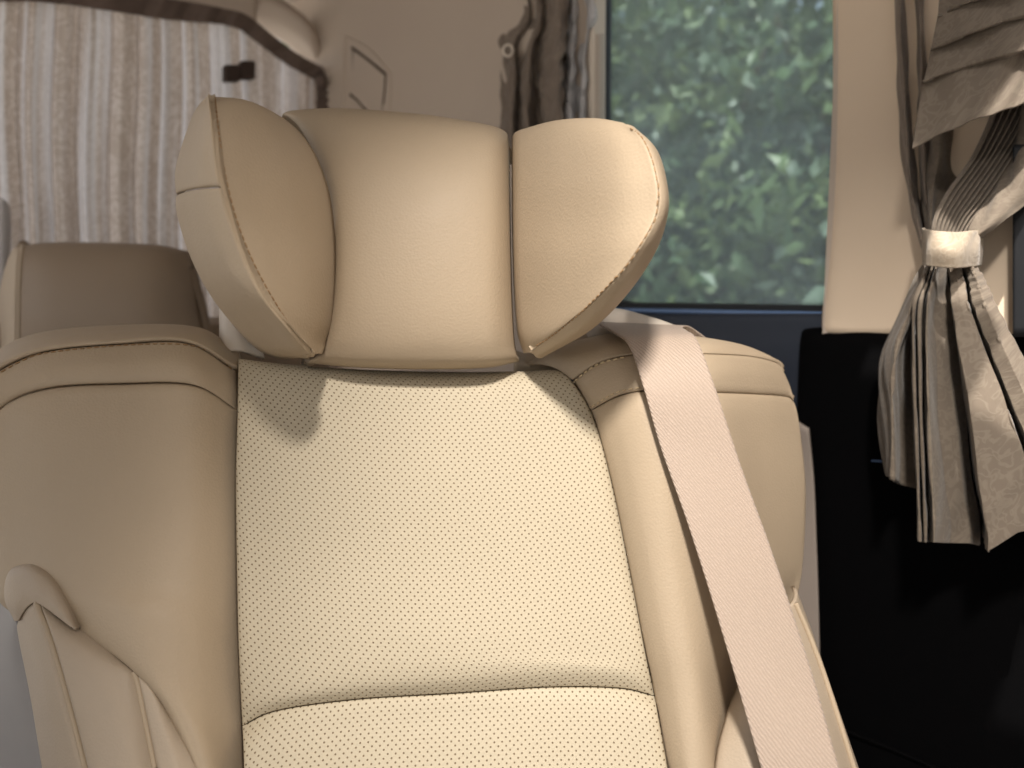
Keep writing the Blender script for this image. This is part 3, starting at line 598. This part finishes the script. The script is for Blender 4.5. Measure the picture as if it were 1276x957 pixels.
outer = surf('recliner_cover', [[(-60, 745, .64), (-20, 745, .60), (14, 755, .556), (20, 775, .548)], [(-60, 800, .63), (-20, 800, .59), (10, 800, .555), (26, 800, .547)], [(-60, 870, .62), (-20, 870, .58), (20, 870, .55), (40, 870, .542)], [(-60, 1060, .60), (0, 1060, .56), (50, 1060, .535), (72, 1060, .524)]],
                 plain('grey_plastic', srgb(150, 147, 145), .55), seat, 30, 40, solid=.003)
hg = surf('hinge_cover', [[(17, 774, .546), (4, 745, .545), (9, 712, .543), (35, 702, .538), (62, 714, .533), (84, 745, .527), (98, 783, .521)],
                          [(18, 774, .541), (9, 748, .537), (15, 722, .534), (37, 714, .530), (60, 725, .526), (79, 750, .521), (96, 783, .517)],
                          [(20, 774, .538), (19, 758, .531), (25, 743, .527), (40, 736, .524), (56, 743, .521), (74, 760, .517), (92, 782, .515)],
                          [(22, 774, .536), (28, 764, .529), (34, 756, .525), (44, 751, .522), (56, 757, .520), (72, 769, .517), (88, 781, .515)]],
          M_side, seat, 90, 40, tuck=(None, None, (.005, .004), None), solid=.002)
for pth, ob in (([(46, 752), (64, 800), (84, 870), (106, 957), (125, 1040)], [s1, s3]), ([(167, 838), (172, 856), (182, 905), (192, 957)], [s1, s2])):
    piping('piping', pth, ob, seat, M_leather, .0022, .0006)
# right bolster, with its cap running out under the belt
Rr = [(700, 462), (712, 473), (740, 520), (764, 605), (786, 712), (805, 812), (817, 868), (832, 957), (852, 1060)]
rb = [[(736, 512, 0.6040), (770, 494, 0.5820), (805, 487, 0.5720), (850, 487, 0.5750), (890, 489, 0.5811), (940, 491, 0.6386), (980, 494, 0.6897), (990, 500, 0.6979)],
      [(745, 536, 0.6000), (775, 526, 0.5770), (808, 520, 0.5660), (850, 520, 0.5660), (893, 522, 0.5708), (945, 524, 0.6333), (988, 528, 0.6884), (996, 530, 0.6979)],
      [(764, 605, 0.5880), (792, 600, 0.5670), (824, 598, 0.5580), (860, 600, 0.5620), (905, 602, 0.5744), (955, 604, 0.6365), (998, 606, 0.6871), (1004, 610, 0.6979)],
      [(786, 712, 0.5740), (814, 708, 0.5550), (846, 706, 0.5510), (882, 708, 0.5636), (925, 708, 0.6008), (962, 704, 0.6475), (992, 700, 0.6861), (1000, 705, 0.6979)],
      [(805, 812, 0.5610), (834, 808, 0.5430), (866, 806, 0.5420), (898, 806, 0.5637), (935, 800, 0.6181), (958, 780, 0.6572), (980, 750, 0.6871), (990, 760, 0.6979)],
      [(817, 868, 0.5540), (846, 866, 0.5360), (876, 864, 0.5370), (905, 862, 0.5664), (930, 850, 0.6126), (950, 830, 0.6549), (975, 800, 0.6889), (985, 800, 0.6978)],
      [(832, 957, 0.5410), (858, 957, 0.5230), (884, 955, 0.5262), (900, 952, 0.5509), (930, 940, 0.6126), (950, 920, 0.6549), (975, 900, 0.6889), (985, 900, 0.6978)],
      [(855, 1060, 0.5260), (878, 1060, 0.5080), (900, 1060, 0.5209), (915, 1060, 0.5557), (940, 1060, 0.6136), (960, 1060, 0.6534), (980, 1060, 0.6845), (990, 1060, 0.6963)]]
bor = surf('bolster', rb, M_leather, seat, 150, 130, tuck=((.012, .008), None, (.007, .004), None), solid=.004)
rb2 = [[(714, 474, 0.6120), (748, 452, 0.5980), (788, 442, 0.5900), (840, 440, 0.5900), (880, 441, 0.5920), (935, 444, 0.6461), (968, 452, 0.6855), (976, 462, 0.6948)],
       [(726, 494, 0.6070), (760, 474, 0.5880), (796, 464, 0.5790), (845, 462, 0.5790), (885, 464, 0.5815), (938, 466, 0.6394), (976, 472, 0.6871), (984, 480, 0.6959)],
       [(736, 512, 0.6040), (770, 494, 0.5820), (805, 487, 0.5720), (850, 487, 0.5750), (890, 489, 0.5811), (940, 491, 0.6386), (980, 494, 0.6897), (990, 500, 0.6979)]]
bandr = surf('shoulder_band', rb2, M_leather, seat, 120, 40, tuck=((.01, .006), None, (.005, .0025), (.007, .004)), solid=.004)
rb3 = [[(655, 470, 0.6900), (690, 440, 0.6800), (760, 424, 0.6700), (830, 425, 0.6700), (880, 428, 0.6700), (930, 436, 0.6885), (962, 446, 0.7038), (970, 452, 0.7100)],
       [(658, 452, 0.6450), (700, 430, 0.6400), (765, 415, 0.6350), (830, 416, 0.6300), (882, 421, 0.6304), (930, 431, 0.6671), (960, 447, 0.6927), (972, 460, 0.6987)],
       [(690, 458, 0.6240), (722, 440, 0.6140), (775, 426, 0.6060), (835, 426, 0.6040), (882, 428, 0.6066), (936, 435, 0.6605), (968, 448, 0.6887), (976, 459, 0.6970)],
       [(714, 474, 0.6120), (748, 452, 0.5980), (788, 442, 0.5900), (840, 440, 0.5900), (880, 441, 0.5920), (935, 444, 0.6461), (968, 452, 0.6855), (976, 462, 0.6948)]]
capr = surf('shoulder_cap', rb3, M_leather, seat, 120, 40, tuck=(None, None, None, (.005, .0025)), solid=.004)
# strip of the seat's back cover seen behind the belt
surf('back_cover', [[(700, 420, .72), (760, 400, .71), (820, 410, .71), (870, 428, .72)], [(700, 405, .70), (755, 384, .69), (815, 396, .69), (868, 416, .70)], [(700, 420, .675), (755, 396, .665), (815, 408, .665), (868, 426, .675)], [(700, 470, .67), (755, 440, .66), (815, 440, .66), (868, 460, .67)]], M_bracket, seat, 50, 40, solid=.003)
# side edge of the seat lower down at the right
s4 = surf('side_panel', [[(925, 845, .566), (940, 820, .556), (972, 770, .570), (1000, 738, .60)], [(905, 900, .545), (945, 880, .535), (992, 850, .55), (1026, 810, .59)],
                    [(892, 957, .528), (950, 957, .515), (1022, 930, .535), (1058, 905, .58)], [(884, 1060, .512), (960, 1060, .495), (1060, 1050, .52), (1104, 1040, .57)]], M_side, seat, 60, 60, tuck=((.006, .005), (.02, .02), None, None), solid=.003)
piping('piping', [(990, 752), (1012, 805), (1034, 868), (1064, 962)], [s4], seat, M_leather, .0022, .001)
# ---- headrest
hrest = surf('headrest', [[(340, 190, .70), (420, 175, .69), (520, 180, .69), (600, 190, .69), (640, 200, .70)],
        [(345, 150, .65), (420, 146, .64), (520, 151, .64), (600, 165, .64), (634, 175, .66)],
        [(350, 139, .605), (420, 135, .600), (520, 142, .600), (600, 154, .604), (632, 163, .622)],
        [(372, 160, .578), (430, 155, .571), (525, 162, .571), (605, 174, .577), (634, 182, .598)],
        [(398, 215, .562), (440, 215, .553), (530, 220, .552), (606, 228, .560), (635, 235, .583)],
        [(412, 300, .556), (450, 300, .546), (530, 304, .545), (606, 306, .554), (636, 308, .578)],
        [(410, 380, .558), (450, 382, .548), (530, 384, .547), (606, 382, .556), (638, 380, .580)],
        [(398, 432, .566), (448, 436, .558), (530, 436, .557), (606, 434, .565), (641, 428, .586)],
        [(380, 450, .585), (446, 456, .578), (530, 458, .577), (606, 456, .583), (646, 448, .598)],
        [(370, 452, .63), (446, 458, .63), (530, 460, .63), (606, 458, .635), (648, 450, .64)]], M_leather, seat, 120, 120, tuck=((.014, .010), (.012, .010), None, None), solid=.004)
wl = surf('headrest_wing', [[(259, 119, 0.4713), (262, 119, 0.4752), (266, 120, 0.4799), (270, 121, 0.4864)],
        [(262, 140, 0.4509), (285, 132, 0.4642), (312, 128, 0.4867), (340, 138, 0.5243)],
        [(266, 180, 0.4402), (300, 172, 0.4593), (340, 170, 0.4903), (378, 172, 0.5350)],
        [(273, 230, 0.4403), (310, 226, 0.4596), (358, 226, 0.4935), (402, 226, 0.5395)],
        [(288, 285, 0.4475), (325, 284, 0.4678), (370, 288, 0.5010), (412, 292, 0.5466)],
        [(308, 335, 0.4530), (342, 340, 0.4755), (380, 346, 0.5078), (413, 352, 0.5504)],
        [(334, 382, 0.4649), (358, 388, 0.4862), (386, 396, 0.5174), (409, 400, 0.5550)],
        [(362, 416, 0.4887), (376, 421, 0.5089), (390, 426, 0.5319), (402, 424, 0.5580)],
        [(386, 440, 0.5251), (389, 441, 0.5310), (392, 441, 0.5376), (395, 440, 0.5457)]], M_leather, seat, 80, 110, tuck=((.004, .002), (.016, .012), None, None), solid=.004)
noseU = surf('wing_edge', [[(262, 122, 0.5351), (261, 118, 0.5010), (260, 117, 0.4740), (259, 119, 0.4590)],
        [(248, 150, 0.5645), (243, 138, 0.5096), (252, 136, 0.4620), (262, 140, 0.4433)],
        [(232, 195, 0.5807), (227, 180, 0.5133), (246, 176, 0.4572), (266, 180, 0.4390)],
        [(225, 225, 0.5822), (219, 212, 0.5162), (243, 206, 0.4590), (270, 208, 0.4397)],
        [(224, 245, 0.5832), (220, 240, 0.5187), (244, 234, 0.4626), (274, 232, 0.4407)]], M_leather, seat, 60, 70, tuck=(None, (.004, .002), None, (.003, .002)), solid=.004)
noseL = surf('wing_edge', [[(224, 250, 0.5835), (220, 242, 0.5188), (244, 235, 0.4627), (274, 233, 0.4408)],
        [(228, 275, 0.5847), (222, 268, 0.5212), (251, 262, 0.4651), (283, 266, 0.4443)],
        [(246, 330, 0.5860), (240, 322, 0.5240), (272, 318, 0.4700), (302, 320, 0.4510)],
        [(276, 385, 0.6000), (268, 372, 0.5310), (300, 364, 0.4730), (326, 368, 0.4580)],
        [(312, 428, 0.6100), (304, 412, 0.5440), (336, 402, 0.4860), (356, 408, 0.4730)],
        [(344, 446, 0.6200), (338, 438, 0.5650), (362, 432, 0.5060), (378, 434, 0.4970)],
        [(386, 447, 0.6000), (384, 446, 0.5580), (386, 443, 0.5240), (388, 441, 0.5110)]], M_leather, seat, 60, 100, tuck=(None, (.004, .002), (.003, .002), None), solid=.004)
wr = surf('headrest_wing', [[(642, 180, 0.6790), (690, 172, 0.6470), (740, 168, 0.6130), (790, 178, 0.5624)],
        [(640, 172, 0.6400), (692, 156, 0.5876), (742, 153, 0.5396), (783, 160, 0.5008)],
        [(638, 165, 0.6060), (692, 151, 0.5533), (742, 148, 0.5088), (780, 154, 0.4749)],
        [(637, 185, 0.5900), (698, 172, 0.5309), (756, 168, 0.4828), (803, 175, 0.4560)],
        [(637, 225, 0.5820), (704, 220, 0.5187), (766, 217, 0.4680), (818, 216, 0.4460)],
        [(637, 270, 0.5800), (704, 270, 0.5167), (764, 268, 0.4670), (820, 262, 0.4450)],
        [(638, 320, 0.5800), (695, 322, 0.5215), (746, 320, 0.4779), (794, 312, 0.4490)],
        [(640, 370, 0.5830), (682, 374, 0.5363), (718, 372, 0.5028), (752, 364, 0.4719)],
        [(644, 415, 0.5867), (666, 416, 0.5588), (686, 413, 0.5374), (704, 405, 0.5196)],
        [(652, 440, 0.5944), (655, 440, 0.5869), (658, 439, 0.5813), (662, 437, 0.5726)]], M_leather, seat, 90, 110, tuck=((.014, .010), (.004, .002), None, None), solid=.004)
wre = surf('wing_edge', [[(780, 154, 0.4749), (790, 158, 0.4831), (796, 166, 0.5161), (795, 175, 0.5624)],
        [(803, 175, 0.4560), (814, 182, 0.4670), (820, 190, 0.5043), (815, 195, 0.5624)],
        [(818, 216, 0.4460), (828, 224, 0.4570), (832, 232, 0.4926), (828, 235, 0.5624)],
        [(820, 262, 0.4450), (830, 264, 0.4560), (832, 268, 0.4926), (826, 270, 0.5624)],
        [(794, 312, 0.4490), (810, 312, 0.4600), (818, 312, 0.4926), (812, 312, 0.5624)],
        [(752, 364, 0.4719), (772, 366, 0.4772), (784, 364, 0.5067), (780, 360, 0.5842)],
        [(704, 405, 0.5196), (724, 412, 0.5213), (738, 410, 0.5556), (734, 404, 0.6150)],
        [(662, 437, 0.5726), (668, 445, 0.5796), (676, 446, 0.5988), (680, 440, 0.6290)]], M_leather, seat, 40, 110, tuck=((.004, .002), None, None, None), solid=.004)
brk = surf('headrest_bracket', [[(273, 370, .64), (278, 365, .625), (300, 365, .625), (318, 370, .64)], [(273, 400, .64), (278, 400, .622), (300, 400, .622), (316, 402, .64)], [(273, 440, .64), (280, 438, .622), (302, 438, .622), (330, 446, .64)]], M_bracket, seat, 30, 30, solid=.004)
surf('headrest_bracket', [[(640, 436, .67), (660, 440, .65), (690, 430, .65), (745, 395, .68)], [(640, 452, .66), (662, 456, .645), (700, 440, .645), (755, 410, .68)], [(640, 475, .67), (665, 475, .66), (705, 470, .66), (760, 440, .68)]], M_leather, seat, 30, 20, solid=.004)
surf('seat_shell', [[(-20, 560, .70), (150, 480, .70), (520, 480, .70), (800, 480, .70), (880, 500, .72)], [(-10, 700, .62), (150, 700, .60), (520, 700, .625), (800, 700, .625), (880, 700, .72)],
      [(20, 900, .60), (150, 900, .57), (520, 900, .60), (830, 900, .60), (880, 900, .70)], [(60, 1200, .57), (150, 1200, .55), (520, 1200, .57), (850, 1200, .57), (880, 1200, .66)]], M_seam, seat, 30, 30, solid=.06)
lum.parent = back
for c_ in (cap1, cap2, s1, s2, s3, hg, outer): c_.parent = bol
for c_ in (capr, bandr, s4): c_.parent = bor
for c_ in (wl, wr, noseU, noseL, wre, brk): c_.parent = hrest
# seam thread and stitching
SH = seat
stitches([(786, 160), (802, 174), (815, 205), (820, 240), (815, 275), (800, 303), (774, 338), (742, 372), (708, 402), (676, 426), (666, 432)], [wr, wre], hrest, M_thread, .0054, .0038, .0005, .0005)
stitches([(268, 122), (273, 170), (282, 225), (296, 278), (316, 328), (342, 376), (366, 412), (386, 436)], [wl], hrest, M_thread, .0046, .0036, .0005, .0003)
stitches([(2, 464), (30, 449), (60, 440), (150, 431), (230, 430), (268, 443), (290, 462)], [cap1, cap2], bol, M_thread, .0056, .004, .0006, .0005)
stitches([(713, 478), (745, 455), (787, 444)], [bandr, capr], bor, M_thread_light, .0056, .004, .0009, .0008)
stitches([(735, 508), (768, 489), (802, 482)], [bandr, bor], bor, M_thread_light, .0056, .004, .0006, .0004)
# ---------------------------------------------------------------- seat belt
LE = [(800, 436, .70), (758, 404, .668), (747, 403, .640), (765, 414, .602), (784, 430, .577), (802, 482, .556), (823, 555, .548), (859, 657, .534), (901, 790, .515), (949, 957, .492), (990, 1100, .475)]
RE = [(905, 440, .70), (862, 408, .668), (850, 408, .640), (856, 412, .604), (869, 424, .580), (889, 476, .560), (925, 585, .550), (963, 690, .536), (1011, 835, .516), (1046, 957, .494), (1092, 1100, .476)]
rows = []
for a, b_ in zip(LE, RE):
    a = np.array(a); b_ = np.array(b_); rows.append([a + (b_ - a) * t + np.array([0, 0, -.0015 * math.sin(math.pi * t)]) for t in (0, .25, .5, .75, 1)])
bt = surf('seat_belt', rows, M_belt, None, 30, 180, solid=.0014)
tag(bt, 'pinkish beige seat belt webbing slanting over the right shoulder of the seat', 'seat belt')

# ---------------------------------------------------------------- trees outside
def leafmat(name, c1, c2):
    m, n, l, b = newmat(name); at = n.new('ShaderNodeAttribute'); at.attribute_name = 'tint'
    mx = N(n, 'ShaderNodeMix', data_type='RGBA'); mx.inputs[6].default_value = c1; mx.inputs[7].default_value = c2
    l.new(at.outputs['Fac'], mx.inputs[0]); l.new(mx.outputs[2], b.inputs['Base Color']); b.inputs['Roughness'].default_value = .45
    tr = n.new('ShaderNodeBsdfTranslucent'); l.new(mx.outputs[2], tr.inputs['Color']); ms = n.new('ShaderNodeMixShader'); ms.inputs[0].default_value = .3
    l.new(b.outputs[0], ms.inputs[1]); l.new(tr.outputs[0], ms.inputs[2]); l.new(ms.outputs[0], n['Material Output'].inputs['Surface'])
    return m
M_bark = plain('bark', srgb(96, 84, 72), .9, .2, .2, 8, .6, 30, .02)
def leaves(cent, rad, nclump, per, size, mat, parent):
    C_ = cent + rng.normal(0, 1, (nclump, 3)) * rad * .55
    P = (C_[:, None] + rng.normal(0, .16, (nclump, per, 3)) * np.array([1, 1, .7])).reshape(-1, 3); n_ = len(P)
    tint = np.repeat(rng.random(nclump), per) * .7 + rng.random(n_) * .3
    a = rng.normal(0, 1, (n_, 3)); a[:, 2] -= .5; a /= np.linalg.norm(a, axis=1, keepdims=True)
    b_ = np.cross(a, rng.normal(0, 1, (n_, 3)) * .7 + np.array([0, 0, 1.])); b_ /= np.linalg.norm(b_, axis=1, keepdims=True) + 1e-9
    sz = size * (.6 + .8 * rng.random((n_, 1))); c_ = np.cross(a, b_)
    V = np.stack([P, P + a * sz * .5 + b_ * sz * .32 + c_ * sz * .08, P + a * sz * 1.1, P + a * sz * .5 - b_ * sz * .32 + c_ * sz * .08], 1).reshape(-1, 3)
    q = np.arange(4 * n_).reshape(-1, 4)
    o = obj('crown', V, q, mat, parent, None, False)
    at = o.data.attributes.new('tint', 'FLOAT', 'FACE'); at.data.foreach_set('value', tint)
    return o
spots = [((690, 5.6), 1.6, 'broad dark green tree outside, at the left part of the side window', (.035, .06, .035, 1), (.105, .155, .085, 1)),
         ((905, 5.2), 1.5, 'yellow green leafy tree outside, in the middle of the side window', (.045, .08, .035, 1), (.18, .225, .095, 1)),
         ((1070, 5.2), 1.7, 'grey green tree outside, nearest the cream pillar trim', (.045, .065, .05, 1), (.12, .16, .115, 1)),
         ((820, 8.0), 2.6, 'tall deep green tree standing farther back behind the others outside', (.035, .06, .04, 1), (.095, .14, .09, 1)),
         ((1010, 8.4), 2.8, 'second tall tree farther back outside, behind the grey green one', (.035, .06, .045, 1), (.11, .16, .10, 1))]
for (px, d), rad, lab, c1, c2 in spots:
    p = W((px, 381, d)); base = np.array([p[0], p[1], 0])
    t_ = thing('tree', lab, 'tree', base, 'trees outside the side window')
    H = 1.6 + rad * .5
    trunk = np.array([base + np.array([.12 * math.sin(k * 1.3 + px), .1 * math.cos(k * 1.7), k * H / 5]) for k in range(6)])
    parts = [tube(cr(trunk, 24), np.linspace(.10, .04, 24), 9)]
    for k in range(9):
        s_ = trunk[1 + k % 4] + np.array([0, 0, rng.random() * .2]); a = rng.random() * 6.28
        e = s_ + np.array([math.cos(a), math.sin(a), .5 + .5 * rng.random()]) * rad * .7
        parts.append(tube(cr([s_, (s_ + e) / 2 + rng.normal(0, .08, 3), e], 14), np.linspace(.03, .008, 14), 6))
    v, f = join(parts); obj('trunk', v, f, M_bark, t_)
    far = d > 7
    leaves(base + np.array([0, 0, 1.75 + .2 * rad]), np.array([rad, rad * .8, rad * 1.15]), 400 if not far else 560, 20, .115 if not far else .17, leafmat('leaves', c1, c2), t_)
